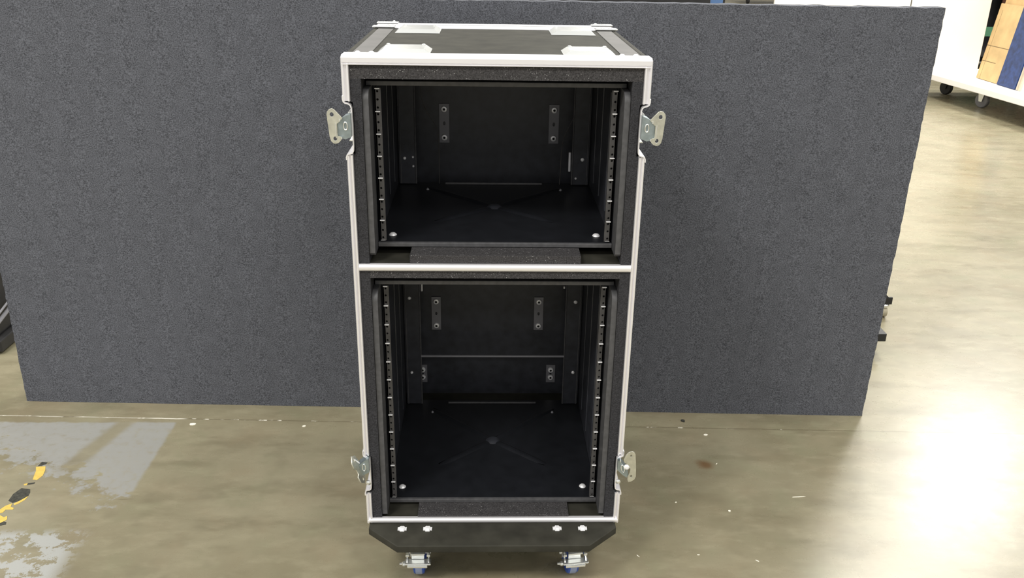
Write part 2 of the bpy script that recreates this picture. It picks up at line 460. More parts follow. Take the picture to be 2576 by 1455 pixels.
# stacking cups on the top: pressed steel with sloping ends
for cx in (-0.1775, 0.1770):
    for cy, hy in ((0.022, 0.040), (0.385, 0.050)):
        m = MB()
        z = ZT + 0.0002
        hx = 0.0505
        n0 = 0
        lo = [(cx - hx, cy - hy, z), (cx + hx, cy - hy, z), (cx + hx, cy + hy, z), (cx - hx, cy + hy, z)]
        ix, iy = hx - 0.012, hy - 0.006
        hi = [(cx - ix, cy - iy, z + .0085), (cx + ix, cy - iy, z + .0085), (cx + ix, cy + iy, z + .0085), (cx - ix, cy + iy, z + .0085)]
        V = [m.bm.verts.new(p) for p in lo + hi]
        m.bm.faces.new(V[4:8]); m.bm.faces.new(V[0:4][::-1])
        for k in range(4):
            m.bm.faces.new((V[k], V[(k + 1) % 4], V[4 + (k + 1) % 4], V[4 + k]))
        cup = m.build('stacking_plate', 'steel', case)
        for sx in (-1, 1):
            MB().lathe([(0.004, 0), (0.004, 0.001), (0.0022, 0.0025)], (cx + sx * (ix - .004), cy + iy - .006, z + .0085), 'z', seg=10).build('rivet', 'steel', cup)
for x in (-0.262, -0.236, 0.236, 0.262):
    MB().lathe([(0.0055, 0), (0.0055, 0.001), (0.003, 0.003)], (x, -0.026, ZT + .0024), 'z', seg=12).build('rivet', 'bolt', case)

# foam lining
MB().box(-0.2785, 0.2785, -0.0545, 0.45, 1.1490, 1.1805).build('foam_lining', 'case_foam', case)
MB().box(-0.2545, 0.2545, -0.0545, 0.45, 0.7500, 0.7660).build('foam_lining', 'case_foam', case)
for sgn in (-1, 1):
    for z0, z1, n in ((0.7812, 1.1490, NOTCH[0]), (0.1575, 0.7660, NOTCH[1])):
        poly = [(0.2545, z0), (0.2785, z0), (0.2785, n[0] - .001), (0.2715, n[0] + .002), (0.2705, n[0] + .012), (0.2705, n[1] - .012), (0.2715, n[1] - .002), (0.2785, n[1] + .001), (0.2785, z1), (0.2545, z1)]
        poly = [(p[0] * sgn, p[1]) for p in poly]
        MB().extrude_poly(poly, -0.0545, 0.45, 'y').build('foam_lining', 'side_foam', case)
MB().box(-0.1735, 0.1735, -0.0530, 0.42, 0.7812, 0.7990, bev=0.0015).build('foam_block', 'case_foam', case)
MB().box(-0.1735, 0.1735, -0.0530, 0.42, 0.1575, 0.1655, bev=0.0015).build('foam_block', 'case_foam', case)

# latch recesses with butterfly latches
def dish(sgn, path, name='latch_dish'):
    t = 0.0011
    P = [Vector((p[0] * -sgn, p[1])) for p in path]
    a, b_ = [], []
    for i, p in enumerate(P):
        d = (P[min(i + 1, len(P) - 1)] - P[max(i - 1, 0)]).normalized()
        n = Vector((-d.y, d.x))
        a.append(p + n * t); b_.append(p - n * t)
    poly = [tuple(q) for q in a] + [tuple(q) for q in b_[::-1]]
    m = MB().extrude_poly(poly, -0.0615, 0.115, 'y')
    zs = [p[1] for p in path]
    m.box(*sorted((sgn * 0.2735, sgn * 0.2880)), 0.1135, 0.1150, min(zs) + .008, max(zs) - .010)     # closed back of the dish
    return m.build(name, 'aluminium', case)
UP = [(-.2893, 1.118), (-.2893, 1.1115), (-.2880, 1.1068), (-.2850, 1.1045), (-.2790, 1.1030), (-.2755, 1.1005), (-.2738, 1.0950), (-.2732, 1.060), (-.2735, 1.022), (-.2742, 1.0130),
      (-.2762, 1.0090), (-.2830, 1.0072), (-.2865, 1.0055), (-.2880, 1.0010), (-.2880, 0.996)]
DN = [(-.2885, 0.341), (-.2885, 0.3325), (-.2872, 0.3285), (-.2835, 0.3265), (-.2775, 0.3258), (-.2752, 0.3235), (-.2746, 0.319), (-.2746, 0.247), (-.2755, 0.2425),
      (-.2785, 0.2400), (-.2850, 0.2388), (-.2875, 0.2360), (-.2885, 0.2320), (-.2885, 0.226)]
dishes = {(-1, 'u'): dish(-1, UP), (1, 'u'): dish(1, UP), (-1, 'd'): dish(-1, DN), (1, 'd'): dish(1, DN)}

def chain(pts): return list(pts)
# upper pair: wing plates swung out to face the front
WING = [(-.3178, 1.0860), (-.3165, 1.0915), (-.3130, 1.0955), (-.3080, 1.0970), (-.3040, 1.0955), (-.2905, 1.0810), (-.2895, 1.0790), (-.2965, 1.0715), (-.3000, 1.0690), (-.3000, 1.0460),
        (-.2935, 1.0440), (-.2915, 1.0425), (-.2945, 1.0370), (-.2985, 1.0330), (-.3040, 1.0310), (-.3085, 1.0320), (-.3125, 1.0365), (-.3145, 1.0450)]
for sgn in (-1, 1):
    dz = 0.0 if sgn < 0 else 0.0015
    fx = -sgn
    out = [(p[0] * fx, p[1] + dz) for p in WING]
    holes = [circ(-.3085 * fx, 1.0860 + dz, .0040, 12, .0046), circ(-.3045 * fx, 1.0405 + dz, .0038, 12, .0044)]
    d = dishes[(sgn, 'u')]
    MB().plate(out, holes, 0.0020, XZ(-0.0755), bevel=0.0003).build('latch_wing', 'latch_steel', d)
    body = [(-.3015, 1.0700), (-.2900, 1.0790), (-.2870, 1.0815), (-.2745, 1.0865), (-.2745, 1.0430), (-.2860, 1.0385), (-.2960, 1.0415), (-.3015, 1.0430)]
    m = MB().extrude_poly([(p[0] * fx, p[1] + dz) for p in body], -0.0725, -0.0480, 'y')
    c = -.2845 * fx
    m.tube([(c + .0035 * math.cos(a), -0.0735, 1.0640 + dz + .0075 * math.sin(a)) for a in [2 * math.pi * k / 14 for k in range(14)]], 0.0011, 1, 6, closed=True)
    m.box(*sorted((-.3030 * fx, -.3015 * fx)), -0.0782, -0.0700, 1.0415 + dz, 1.0700 + dz, 1)
    m.box(*sorted((-.2955 * fx, -.2930 * fx)), -0.0785, -0.0720, 1.0735 + dz, 1.0775 + dz, 1)
    m.box(*sorted((-.2935 * fx, -.2915 * fx)), -0.0785, -0.0720, 1.0400 + dz, 1.0435 + dz, 1)
    m.build('latch_body', ['latch_body', 'steel'], d)
    MB().box(*sorted((-.2800 * fx, -.2740 * fx)), -0.0640, 0.02, 1.0865 + dz, 1.0880 + dz).build('latch_clip', 'steel', d)
    MB().box(*sorted((-.2800 * fx, -.2740 * fx)), -0.0640, 0.02, 1.0335 + dz, 1.0350 + dz).build('latch_clip', 'steel', d)
# lower right: plate with two holes, body slanting
d = dishes[(1, 'd')]
out = [(.2870, .3290), (.2905, .3390), (.2965, .3475), (.3025, .3500), (.3085, .3485), (.3118, .3425), (.3150, .3120), (.3162, .2855), (.3135, .2780), (.3065, .2725), (.3005, .2712), (.2990, .2760),
       (.2985, .2860), (.3020, .2945), (.3035, .3040), (.3010, .3130), (.2945, .3190), (.2890, .3215)]
MB().plate(out, [circ(.3025, .3395, .0026, 12, .0034), circ(.3060, .2865, .0028, 12, .0038)], 0.002, XZ(-0.0755), bevel=0.0003).build('latch_wing', 'latch_steel', d)
m = MB().extrude_poly([(.2750, .3230), (.2790, .3255), (.2990, .2960), (.3000, .2840), (.2970, .2800), (.2880, .2860), (.2750, .3000)], -0.0725, -0.0480, 'y')
m.tube([(.2865 + .0035 * math.cos(a) + .004 * math.sin(a) * -.5, -0.0738, .3045 + .0095 * math.sin(a)) for a in [2 * math.pi * k / 14 for k in range(14)]], 0.0011, 1, 6, closed=True)
m.box(.2795, .2812, -0.0750, -0.0500, .322, .326, 1)
m.build('latch_body', ['latch_body', 'steel'], d)
MB().lathe([(0.0065, 0.0), (0.0065, 0.002), (0.003, 0.004)], (.2950, -0.0735, .3090), 'y', seg=14).build('latch_pivot', 'bolt', d)
MB().box(.2740, .2800, -0.0640, 0.02, .2935, .2950).build('latch_clip', 'steel', d)
MB().lathe([(0.006, 0.0), (0.006, 0.003), (0.002, 0.005)], (.2800, -0.0600, .2620), 'y', seg=8).build('latch_pivot', 'steel', d)
# lower left: wing turned nearly edge-on
d = dishes[(-1, 'd')]
wing = [(-.036, .0), (-.030, .013), (-.014, .017), (.014, .017), (.030, .013), (.036, .0), (.026, -.012), (.010, -.013), (.008, -.006), (-.008, -.006), (-.010, -.013), (-.026, -.012)]
mt = Matrix.Translation((-.2985, -0.0800, .3060)) @ Matrix.Rotation(math.radians(-20), 4, 'Y') @ Matrix.Rotation(math.radians(80), 4, 'Z') @ Matrix(((0, 1, 0, 0), (0, 0, 1, 0), (1, 0, 0, 0), (0, 0, 0, 1)))
MB().plate(wing, [circ(-.026, .001, .004, 10), circ(.026, .001, .004, 10)], 0.002, mt, bevel=0.0003).build('latch_wing', 'latch_steel', d)
m = MB().extrude_poly([(-.2750, .3270), (-.2800, .3280), (-.3000, .3100), (-.3010, .2960), (-.2950, .2830), (-.2750, .2950)], -0.0725, -0.0480, 'y')
m.tube([(-.2860 + .0035 * math.cos(a), -0.0738, .3080 + .0085 * math.sin(a)) for a in [2 * math.pi * k / 14 for k in range(14)]], 0.0011, 1, 6, closed=True)
m.tube([(-.3135, -0.074, .3365), (-.3050, -0.075, .3290), (-.2950, -0.076, .3205)], 0.0016, 1, 6)
m.tube([(-.3010, -0.075, .3010), (-.2985, -0.076, .2960), (-.2960, -0.077, .2750)], [0.0012, 0.002, 0.0022], 1, 6)
m.build('latch_body', ['latch_body', 'steel'], d)
MB().box(-.2800, -.2740, -0.0640, 0.02, .2965, .2980).build('latch_clip', 'steel', d)
MB().lathe([(0.006, 0.0), (0.006, 0.003), (0.002, 0.005)], (-.2800, -0.0600, .2600), 'y', seg=8).build('latch_pivot', 'steel', d)

# rear lid: a shallow tray closing the back
lid = MB()
lid.box(-0.287, 0.287, YR - 0.010, YR, ZB, ZT)
lid.box(-0.287, 0.287, YJ, YR - 0.010, ZT - 0.009, ZT - 0.0003)
lid.box(-0.287, 0.287, YJ, YR - 0.010, ZB, ZB + 0.009)
lid.box(-0.287, -0.278, YJ, YR - 0.010, ZB + 0.009, ZT - 0.009)
lid.box(0.278, 0.287, YJ, YR - 0.010, ZB + 0.009, ZT - 0.009)
lid_o = lid.build('rear_lid', 'laminate', case)
MB().box(-0.277, 0.277, YR - 0.0106, YR - 0.0101, ZB + .010, ZT - .010).build('lid_liner', 'rack_black', lid_o)
MB().box(-0.2865, 0.2865, YJ + 0.001, YJ + 0.030, ZT - 0.0003, ZT + 0.002, bev=0.0008).build('aluminium_edge', 'aluminium', lid_o)
MB().box(-0.2865, 0.2865, YR - 0.028, YR + 0.001, ZT - 0.0003, ZT + 0.002, bev=0.0008).build('aluminium_edge', 'aluminium', lid_o)
for sgn in (-1, 1):
    for yy in (YJ - 0.045, YR - 0.028):
        a, b_ = sorted((sgn * 0.236, sgn * 0.2895))
        mm = MB().box(a, b_, yy, yy + 0.024, ZT + 0.0022, ZT + 0.0062, bev=0.0018)
        mm.lathe([(0.004, 0), (0.004, .001), (.002, .003)], (sgn * 0.248, yy + .012, ZT + .0062), 'z', seg=10)
        mm.build('corner_brace', 'steel', case)
# mounting brackets inside the back of the lid
def bracket(x, z, hgt, yb=YR - 0.0108, w=0.0255, z_b=(0.4, -0.4)):
    out = [(x - w / 2, z - hgt / 2), (x + w / 2, z - hgt / 2), (x + w / 2, z + hgt / 2), (x - w / 2, z + hgt / 2)]
    slot = circ(x, z, .0032, 10, .0052)
    br = MB().plate(out, [slot], 0.003, XZ(yb - 0.0017)).build('mounting_bracket', 'bracket', case)
    for k in z_b:
        m = MB().lathe([(0.0082, 0), (0.0082, 0.0015), (0.0070, 0.0045), (0.0036, 0.0050)], (x, yb - 0.0032, z + k * hgt), 'y', seg=16)
        m.lathe([(0.0034, 0), (0.0034, 0.0004)], (x, yb - 0.0032 - 0.0050, z + k * hgt), 'y', 1, seg=6)
        m.build('bolt', ['bolt', 'hole'], br)
    return br
for x in (-0.1285, 0.1535):
    bracket(x, 0.9470, 0.100, z_b=(0.365, -0.365))
for x in (-0.1580, 0.1285):
    bracket(x, 0.4130, 0.100, z_b=(0.365, -0.365))
for x in (-0.2000, 0.1680):
    bracket(x, 0.2240, 0.056, z_b=(0.22, -0.20))

# caster board, its bolts and the casters
cb = [(-0.283, -0.078), (-0.214, -0.1405), (0.214, -0.1405), (0.281, -0.078), (0.281, 0.50), (0.22, 0.555), (-0.22, 0.555), (-0.283, 0.50)]
cbm = MB()
cbm.plate([(p[0] * .992, p[1] + (.002 if p[1] < 0 else -.002)) for p in cb], [], 0.014, XY(0.139), bevel=0.0019)
cbm.build('caster_board', 'laminate', case)
for x in (-0.2065, -0.1490, 0.1450, 0.2030):
    m = MB().lathe([(0.0090, 0), (0.0090, 0.0015), (0.0075, 0.0050), (0.0045, 0.0062)], (x, -0.0815, 0.1478), 'z', seg=6)
    m.box(x - .0100, x - .0070, -0.0860, -0.0770, 0.1478, 0.1508)
    m.box(x + .0070, x + .0100, -0.0860, -0.0770, 0.1478, 0.1508)
    m.build('bolt', 'bolt', case)

def caster(x, y, turn, knob):
    R = Matrix.Translation((x, y, 0)) @ Matrix.Rotation(turn, 4, 'Z')
    c = bpy.data.objects.new('caster', None); COL.objects.link(c)
    c.parent = case; c.location = Vector((x, y, 0)) - ORG[case.name]
    ORG[c.name] = Vector((x, y, 0))
    MB().box(-0.047, 0.047, -0.050, 0.050, 0.1265, 0.1298, bev=0.001).move(R).build('top_plate', 'steel', c)
    m = MB().lathe([(0.030, 0.114), (0.034, 0.116), (0.034, 0.122), (0.029, 0.1265)], (0, 0, 0), 'z', seg=20)
    for sx in (-1, 1):
        m.extrude_poly([(-0.034, 0.114), (0.028, 0.114), (0.010, 0.044), (-0.012, 0.044)], sx * 0.0205 - .0014, sx * 0.0205 + .0014, 'x')
    m.box(-0.0219, 0.0219, -0.034, 0.030, 0.1125, 0.1152)
    m.tube([(-0.026, 0, 0.050), (0.026, 0, 0.050)], 0.005, 0, 10)
    m.move(R).build('fork', 'steel', c)
    w = MB()
    w.lathe([(0.020, -0.0125), (0.040, -0.0140), (0.0475, -0.0120), (0.0495, -0.0080)], (0, 0, 0.050), 'x', 0, 28)
    w.lathe([(0.0495, 0.0080), (0.0475, 0.0120), (0.040, 0.0140), (0.020, 0.0125)], (0, 0, 0.050), 'x', 0, 28)
    w.move(R)
    wo = w.build('wheel', 'blue_tyre', c)
    MB().lathe([(0.0490, -0.0081), (0.0500, -0.0060), (0.0500, 0.0060), (0.0490, 0.0081)], (0, 0, 0.050), 'x', 0, 28).move(R).build('tread', 'tread_reflection', wo)
    b = MB()
    b.box(-0.030, 0.030, -0.066, -0.046, 0.0640, 0.0690, bev=0.002)
    b.box(-0.024, 0.022, -0.0685, -0.0650, 0.0585, 0.0650, bev=0.0015)
    b.box(-0.016, 0.016, -0.060, -0.030, 0.0880, 0.0920, bev=0.001)
    for sx in (-1, 1):
        b.extrude_poly([(-0.064, 0.0645), (-0.060, 0.0700), (-0.030, 0.098), (-0.005, 0.092), (-0.020, 0.080)], sx * 0.0245 - .0013, sx * 0.0245 + .0013, 'x')
    b.box(-0.015, 0.014, -0.050, -0.046, 0.0695, 0.084, bev=0.001)
    b.box(-0.028, -0.020, -0.056, -0.046, 0.080, 0.086, bev=0.001)
    b.box(0.020, 0.028, -0.056, -0.046, 0.080, 0.086, bev=0.001)
    b.move(R).build('brake_pedal', 'steel', c)
    k = MB().lathe([(0.006, 0), (0.006, 0.004), (0.003, 0.007), (0.0025, 0.012)], (0, 0, 0), 'x', seg=8)
    k.move(Matrix.Translation((-0.030, -0.056, 0.064)) @ Matrix.Rotation(math.pi, 4, 'Z') if knob else Matrix.Translation((-0.030, -0.056, 0.062)) @ Matrix.Rotation(math.pi, 4, 'Z'))
    k.move(R).build('adjusting_nut', 'steel', c)
    return c
caster(-0.172, -0.038, 0.0, 0)
caster(0.182, -0.038, math.radians(7), 1)
caster(-0.172, 0.470, math.pi, 0)
caster(0.176, 0.470, math.pi, 0)

# ------------------------------------------------------------------ the two rack frames inside the case
def rack(name, label, ztop_rail, units, zfloor, ztop_panel, group):
    U = 0.04445
    zl = ztop_rail - units * U                       # bottom of the rails
    zs0 = zfloor - 0.013                             # bottom of the side plates
    t = thing(name, label, 'equipment rack', (0, 0.24, zfloor - .009), group)
    YB = 0.465
    MB().box(-0.2525, 0.2520, -0.0050, YB, ztop_panel, ztop_panel + 0.009, mat=0, bev=0.0012).build('top_panel', 'rack_edge', t)
    # side plates with rounded front corners
    r = 0.020
    for sgn in (-1, 1):
        pts = [(YB, ztop_panel), (YB, zs0), (-0.050 + .006, zs0), (-0.050, zs0 + .006)]
        zt = ztop_panel - 0.0005
        for k in range(7):
            a = math.pi - k * math.pi / 12
            pts.append((-0.050 + r + r * math.cos(a), zt - r + r * math.sin(a)))
        x0 = 0.2425; x1 = 0.2538
        sp = MB()
        sp.extrude_poly(pts, *sorted((sgn * x0, sgn * x1)), 'x')
        bmesh.ops.bevel(sp.bm, geom=[e for e in sp.bm.edges if len(e.link_faces) == 2 and e.calc_face_angle(0) > 1.2], offset=0.0012, segments=2, affect='EDGES')
        spo = sp.build('side_plate', ['rack_edge'], t, smooth=True)
        # pressed stiffening flutes on the inner face
        for yy in (0.13, 0.25, 0.36):
            MB().tube([(sgn * 0.2425, yy, zfloor + 0.03), (sgn * 0.2425, yy, zt - 0.03)], 0.0028, 0, 8).build('flute', 'rack_black', spo)
    for sgn in (-1, 1):
        MB().box(*sorted((sgn * 0.2420, sgn * 0.2424)), 0.004, YB - .002, zfloor + .001, ztop_panel - .001).build('side_liner', 'rack_black', t)
    # tray with pressed cross and ribs
    tr = MB().box(-0.2420, 0.2420, -0.0050, YB, zfloor - 0.009, zfloor, mat=0, bev=0.0012)
    tray = tr.build('bottom_tray', 'rack_edge', t)
    MB().box(-0.2415, 0.2415, 0.002, YB - .002, zfloor, zfloor + 0.0006).build('tray_mat', 'tray_black', t)
    cy = 0.250
    fz = zfloor + 0.0006
    def ridge(p0, p1, w, h):
        a = Vector((p0[0], p0[1], 0)); b = Vector((p1[0], p1[1], 0)); d = (b - a).normalized(); n = Vector((-d.y, d.x, 0))
        m = MB(); N = 8; rows = []
        for k in range(N + 1):
            tt = k / N
            env = min(1, min(tt, 1 - tt) * 5)
            c = a + (b - a) * tt
            rows.append([m.bm.verts.new((c + n * w * q * (0.6 + .4 * env)) + Vector((0, 0, fz + (h * env * hh)))) for q, hh in ((-1, 0), (-.5, .8), (0, 1), (.5, .8), (1, 0))])
        for A, B in zip(rows, rows[1:]):
            for k in range(4): m.bm.faces.new((A[k], A[k + 1], B[k + 1], B[k]))
        return m.build('pressed_rib', 'tray_black', tray, smooth=True)
    for ex, ey in ((-0.168, 0.414), (0.168, 0.414), (-0.132, 0.138), (0.131, 0.138)):
        ridge((0, cy), (ex, ey), 0.010, 0.0042)
    MB().lathe([(0.018, 0), (0.012, 0.0042), (0.004, 0.0055)], (0, cy, fz), 'z', seg=20).build('pressed_boss', 'rack_black', tray, smooth=True)
    MB().box(-0.124, 0.122, 0.441, 0.446, fz, fz + 0.0055, bev=0.0015).build('tray_lip', 'rack_edge', tray)
    for x, y, rad in ((-0.2165, 0.0445, .0085), (0.2145, 0.0455, .0085), (-0.165, 0.394, .004), (0.165, 0.393, .004)):
        MB().lathe([(rad, 0), (rad * .95, 0.0012), (rad * .6, 0.0040), (rad * .25, 0.0050)], (x, y, fz), 'z', seg=16).build('screw', 'bolt' if rad > .005 else 'bracket', tray, smooth=True)
    # front rails with square-pitch holes and white unit marks
    def rail(sgn, y, xa, xb, marks, mat):
        xo, xi = sgn * xb, sgn * xa
        out = [(min(xi, xo), zl), (max(xi, xo), zl), (max(xi, xo), ztop_rail), (min(xi, xo), ztop_rail)]
        hs = []
        hx = sgn * (xa + 0.0068)
        for u in range(units):
            for off in (0.00635, 0.02223, 0.03810):
                hs.append(circ(hx, ztop_rail - u * U - off, 0.0024, 8))
        m = MB().plate(out, hs, 0.0022, XZ(y + .0011))
        m.box(*sorted((xo, xo - sgn * 0.0022)), y, y + 0.030, zl, ztop_rail)
        m.box(*sorted((xi + sgn * .001, xo - sgn * .003)), y + 0.010, y + 0.011, zl, ztop_rail, 2)
        if marks:
            for u in range(units):
                zz = ztop_rail - u * U
                m.box(hx - 0.0046 + sgn * .0002, hx + 0.0046 + sgn * .0002, y - 0.0030, y + .0002, zz - 0.0018, zz - 0.00005, 1)
            m.box(hx - 0.0046, hx + 0.0046, y - 0.0004, y + .0002, zl + 0.00005, zl + .0006, 1)
        return m.build('front_rail' if marks else 'rear_rail', [mat, 'white_mark', 'hole'], t)
    rail(-1, 0.0, 0.2248, 0.2372, True, 'rail')
    rail(1, 0.0, 0.2252, 0.2378, True, 'rail')
    for sgn in (-1, 1):
        rr = MB().box(*sorted((sgn * 0.1980, sgn * 0.2380)), 0.4400, 0.4425, zl, ztop_rail).build('rear_rail', 'rack_black', t)
        MB().tube([(sgn * 0.1965, 0.4405, zl), (sgn * 0.1965, 0.4405, ztop_rail)], 0.0022, 0, 8).build('rail_highlight', 'rack_edge', rr)  # thin rail highlights put in as lighter tubes
        MB().tube([(sgn * 0.2340, 0.4390, zl), (sgn * 0.2340, 0.4390, ztop_rail)], 0.0014, 0, 8).build('rail_highlight', 'rack_edge', rr)
    return t, YB

up, YB = rack('equipment_rack', 'shorter black equipment rack in the upper bay of the flight case', 1.1235, 7, 0.8090, 1.1288, 'racks in the flight case')
lo, YB = rack('equipment_rack', 'taller black equipment rack in the lower bay of the flight case', 0.7110, 12, 0.1750, 0.7157, 'racks in the flight case')

def screw(par, x, z, y=0.439, r=0.0048):
    MB().lathe([(r, 0), (r * .9, 0.002), (r * .4, 0.0035)], (x, y, z), 'y', seg=12).build('screw', 'bolt', par)
screw(up, -0.2241, 0.8773, r=.004); screw(up, -0.2035, 0.8806, r=.003); screw(up, -0.2030, 0.8573, r=.003)
screw(up, 0.2214, 0.8774, r=.0048); screw(up, 0.2064, 0.8290, r=.003)
screw(lo, -0.2230, 0.4979); screw(lo, -0.2228, 0.2754, r=.004)
screw(lo, 0.2210, 0.4884, r=.0055); screw(lo, 0.2224, 0.2764)
# pale rods painted as light showing through gaps, and cords by the rear rails
MB().tube([(0.1905, 0.448, 0.8450), (0.1900, 0.448, 0.8940)], 0.0032, 0, 10).build('light_gap_rod', 'light_gap', up)
MB().tube([(-0.1905, 0.448, 0.5150), (-0.1900, 0.448, 0.5420)], 0.0028, 0, 10).build('light_gap_rod', 'light_gap', lo)
MB().tube([(0.1900, 0.448, 0.5240), (0.1900, 0.448, 0.5300)], 0.0025, 0, 10).build('light_gap_rod', 'light_gap', lo)
def smooth_path(P, n=6):
    P = [Vector(p) for p in P]; out = []
    for i in range(len(P) - 1):
        p0, p1, p2, p3 = P[max(i - 1, 0)], P[i], P[i + 1], P[min(i + 2, len(P) - 1)]
        for k in range(n):
            s_ = k / n
            out.append(0.5 * ((2 * p1) + (p2 - p0) * s_ + (2 * p0 - 5 * p1 + 4 * p2 - p3) * s_ ** 2 + (3 * p1 - p0 - 3 * p2 + p3) * s_ ** 3))
    return out + [P[-1]]
MB().tube(smooth_path([(-.1790, .445, 1.0950), (-.1800, .445, 1.0350), (-.1680, .447, .9950), (-.1500, .448, .9650), (-.1400, .448, .9350), (-.1390, .448, .8600), (-.1390, .446, .8110)]), 0.0008, 0, 5).build('hanging_cord', 'cord', up)
MB().tube(smooth_path([(.2040, .445, 1.0600), (.2050, .445, 1.0200), (.1950, .447, .9800), (.1750, .448, .9350), (.1690, .448, .9000), (.1680, .448, .8500), (.1660, .446, .8110)]), 0.0008, 0, 5).build('hanging_cord', 'cord', up)
# cross bar at the back of the lower rack
MB().tube([(-0.1960, 0.440, 0.3255), (0.1960, 0.440, 0.3255)], 0.0036, 0, 10).build('cross_bar', 'bracket', lo)

# ------------------------------------------------------------------ big foam-faced board behind the case
A = Vector((-1.474, 0.7630)); B = Vector((1.1735, 0.6740))
ang = math.atan2(B.y - A.y, B.x - A.x)
W = (B - A).length
R = Matrix.Translation((A.x, A.y, 0)) @ Matrix.Rotation(ang, 4, 'Z')
fb = thing('foam_board', 'huge upright dark grey foam board standing behind the flight case', 'foam board', ((A.x + B.x) / 2, (A.y + B.y) / 2 + .03, 0))
m = MB()
rnd = random.Random(3)
def rag(): return rnd.uniform(-0.0014, 0.0014)
H = 1.236
# ragged cut outline with thickness
ring = []
n = 150
for k in range(n): ring.append((W * k / n, 0.0 + rag() * .4))
for k in range(80): ring.append((W + rag(), H * k / 80))
for k in range(n): ring.append((W - W * k / n, H + rag()))
for k in range(80): ring.append((rag(), H - H * k / 80))
ring = [(a + 0.016 * b / H, max(0.0, b)) for a, b in ring]   # the sheet is cut slightly out of square
m.plate(ring, [], 0.050, R @ XZ(0.025))
m.build('foam_face', 'board_foam', fb)
MB().box(0.004, W - 0.010, 0.050, 0.068, 0.0, H - 0.004, rot=R).build('backing_sheet', 'edge_strip', fb)

# ------------------------------------------------------------------ things behind the board
def road_case(name, label, x0, x1, y0, y1, z0, z1, group):
    c = thing(name, label, 'case', ((x0 + x1) / 2, (y0 + y1) / 2, z0), group)
    MB().box(x0, x1, y0, y1, z0, z1, bev=0.006).build('case_body', 'black_plastic', c)
    zl = z0 + (z1 - z0) * .72
    MB().box(x0 - .002, x1 + .002, y0 - .003, y1 + .003, zl, zl + .03, bev=0.002).build('trim_band', 'edge_strip', c)
    for xx in (x0 + (x1 - x0) * .3, x0 + (x1 - x0) * .7):
        MB().box(xx - .04, xx + .04, y0 - .012, y0 - .001, zl - .05, zl + .05, bev=0.003).build('latch', 'bracket', c)
    return c
road_case('road_case', 'black case behind the foam board, nearest the case in front', -0.75, 0.15, 2.55, 3.20, 0.0, 1.16, 'black cases behind the board')
road_case('road_case', 'black case behind the foam board, next to the blue post', 0.17, 1.02, 2.55, 3.20, 0.0, 1.20, 'black cases behind the board')

p = thing('rack_post', 'blue steel post just showing over the top of the foam board', 'post', (1.150, 3.0, 0))
MB().box(1.115, 1.186, 2.97, 3.04, 0.006, 1.9, bev=0.003).build('column', 'blue_paint', p)
MB().box(1.07, 1.23, 2.93, 3.08, 0.0, 0.006).build('foot_plate', 'blue_paint', p)
MB().box(1.186, 1.198, 2.98, 3.03, 0.006, 1.9).build('edge_channel', 'black_plastic', p)

# dolly whose corner shows past the right end of the board
dl = thing('panel_dolly', 'low black dolly with one caster showing past the right end of the foam board', 'dolly', (1.0, 1.30, 0))
MB().box(0.30, 1.589, 1.440, 1.449, 0.0570, 0.0875, bev=0.002).build('end_bar', 'black_plastic', dl)
MB().box(0.30, 1.420, 1.10, 1.4395, 0.0570, 0.0875, bev=0.002).build('deck', 'black_plastic', dl)
MB().extrude_poly([(1.50, 0.0875), (1.572, 0.0875), (1.545, 0.112), (1.50, 0.150)], 1.441, 1.4485, 'y').build('gusset', 'black_plastic', dl)
for (cx, cy) in ((1.565, 1.455), (0.36, 1.445), (1.39, 1.14), (0.36, 1.14)):
    cs = bpy.data.objects.new('caster', None); COL.objects.link(cs); cs.parent = dl
    cs.location = Vector((cx, cy, 0)) - ORG[dl.name]; ORG[cs.name] = Vector((cx, cy, 0))
    MB().lathe([(0.018, 0.044), (0.020, 0.047), (0.020, 0.054), (0.016, 0.0568)], (cx, cy, 0), 'z', seg=16).build('swivel', 'steel', cs)
    MB().lathe([(0.018, -0.012), (0.0225, -0.009), (0.0225, 0.009), (0.018, 0.012)], (cx, cy, 0.0228), 'x', seg=20).build('wheel', 'caster_rubber', cs)

# dark equipment cart at the left edge
ec = thing('equipment_cart', 'dark equipment cart at the left edge, half hidden by the foam board', 'cart', (-2.05, 1.45, 0))
MB().box(-2.40, -1.712, 1.09, 1.80, 0.010, 0.052, bev=0.004).build('deck', 'black_plastic', ec)
MB().box(-2.38, -1.735, 1.12, 1.78, 0.052, 0.62, bev=0.01).build('box', 'black_plastic', ec)
MB().tube([(-1.712, 1.10, 0.118), (-1.712, 1.20, 0.140), (-1.712, 1.78, 0.240)], 0.007, 0, 8).build('rail', 'bracket', ec)
MB().tube([(-1.712, 1.10, 0.142), (-1.712, 1.20, 0.165), (-1.712, 1.78, 0.265)], 0.004, 0, 8).build('rail', 'bracket', ec)
for cx in (-2.33, -1.76):
    for cy in (1.15, 1.74):
        MB().lathe([(0.006, -0.01), (0.010, -0.008), (0.010, 0.008), (0.006, 0.01)], (cx, cy, 0.0101), 'x', seg=12).build('wheel', 'dark_scrap', ec)

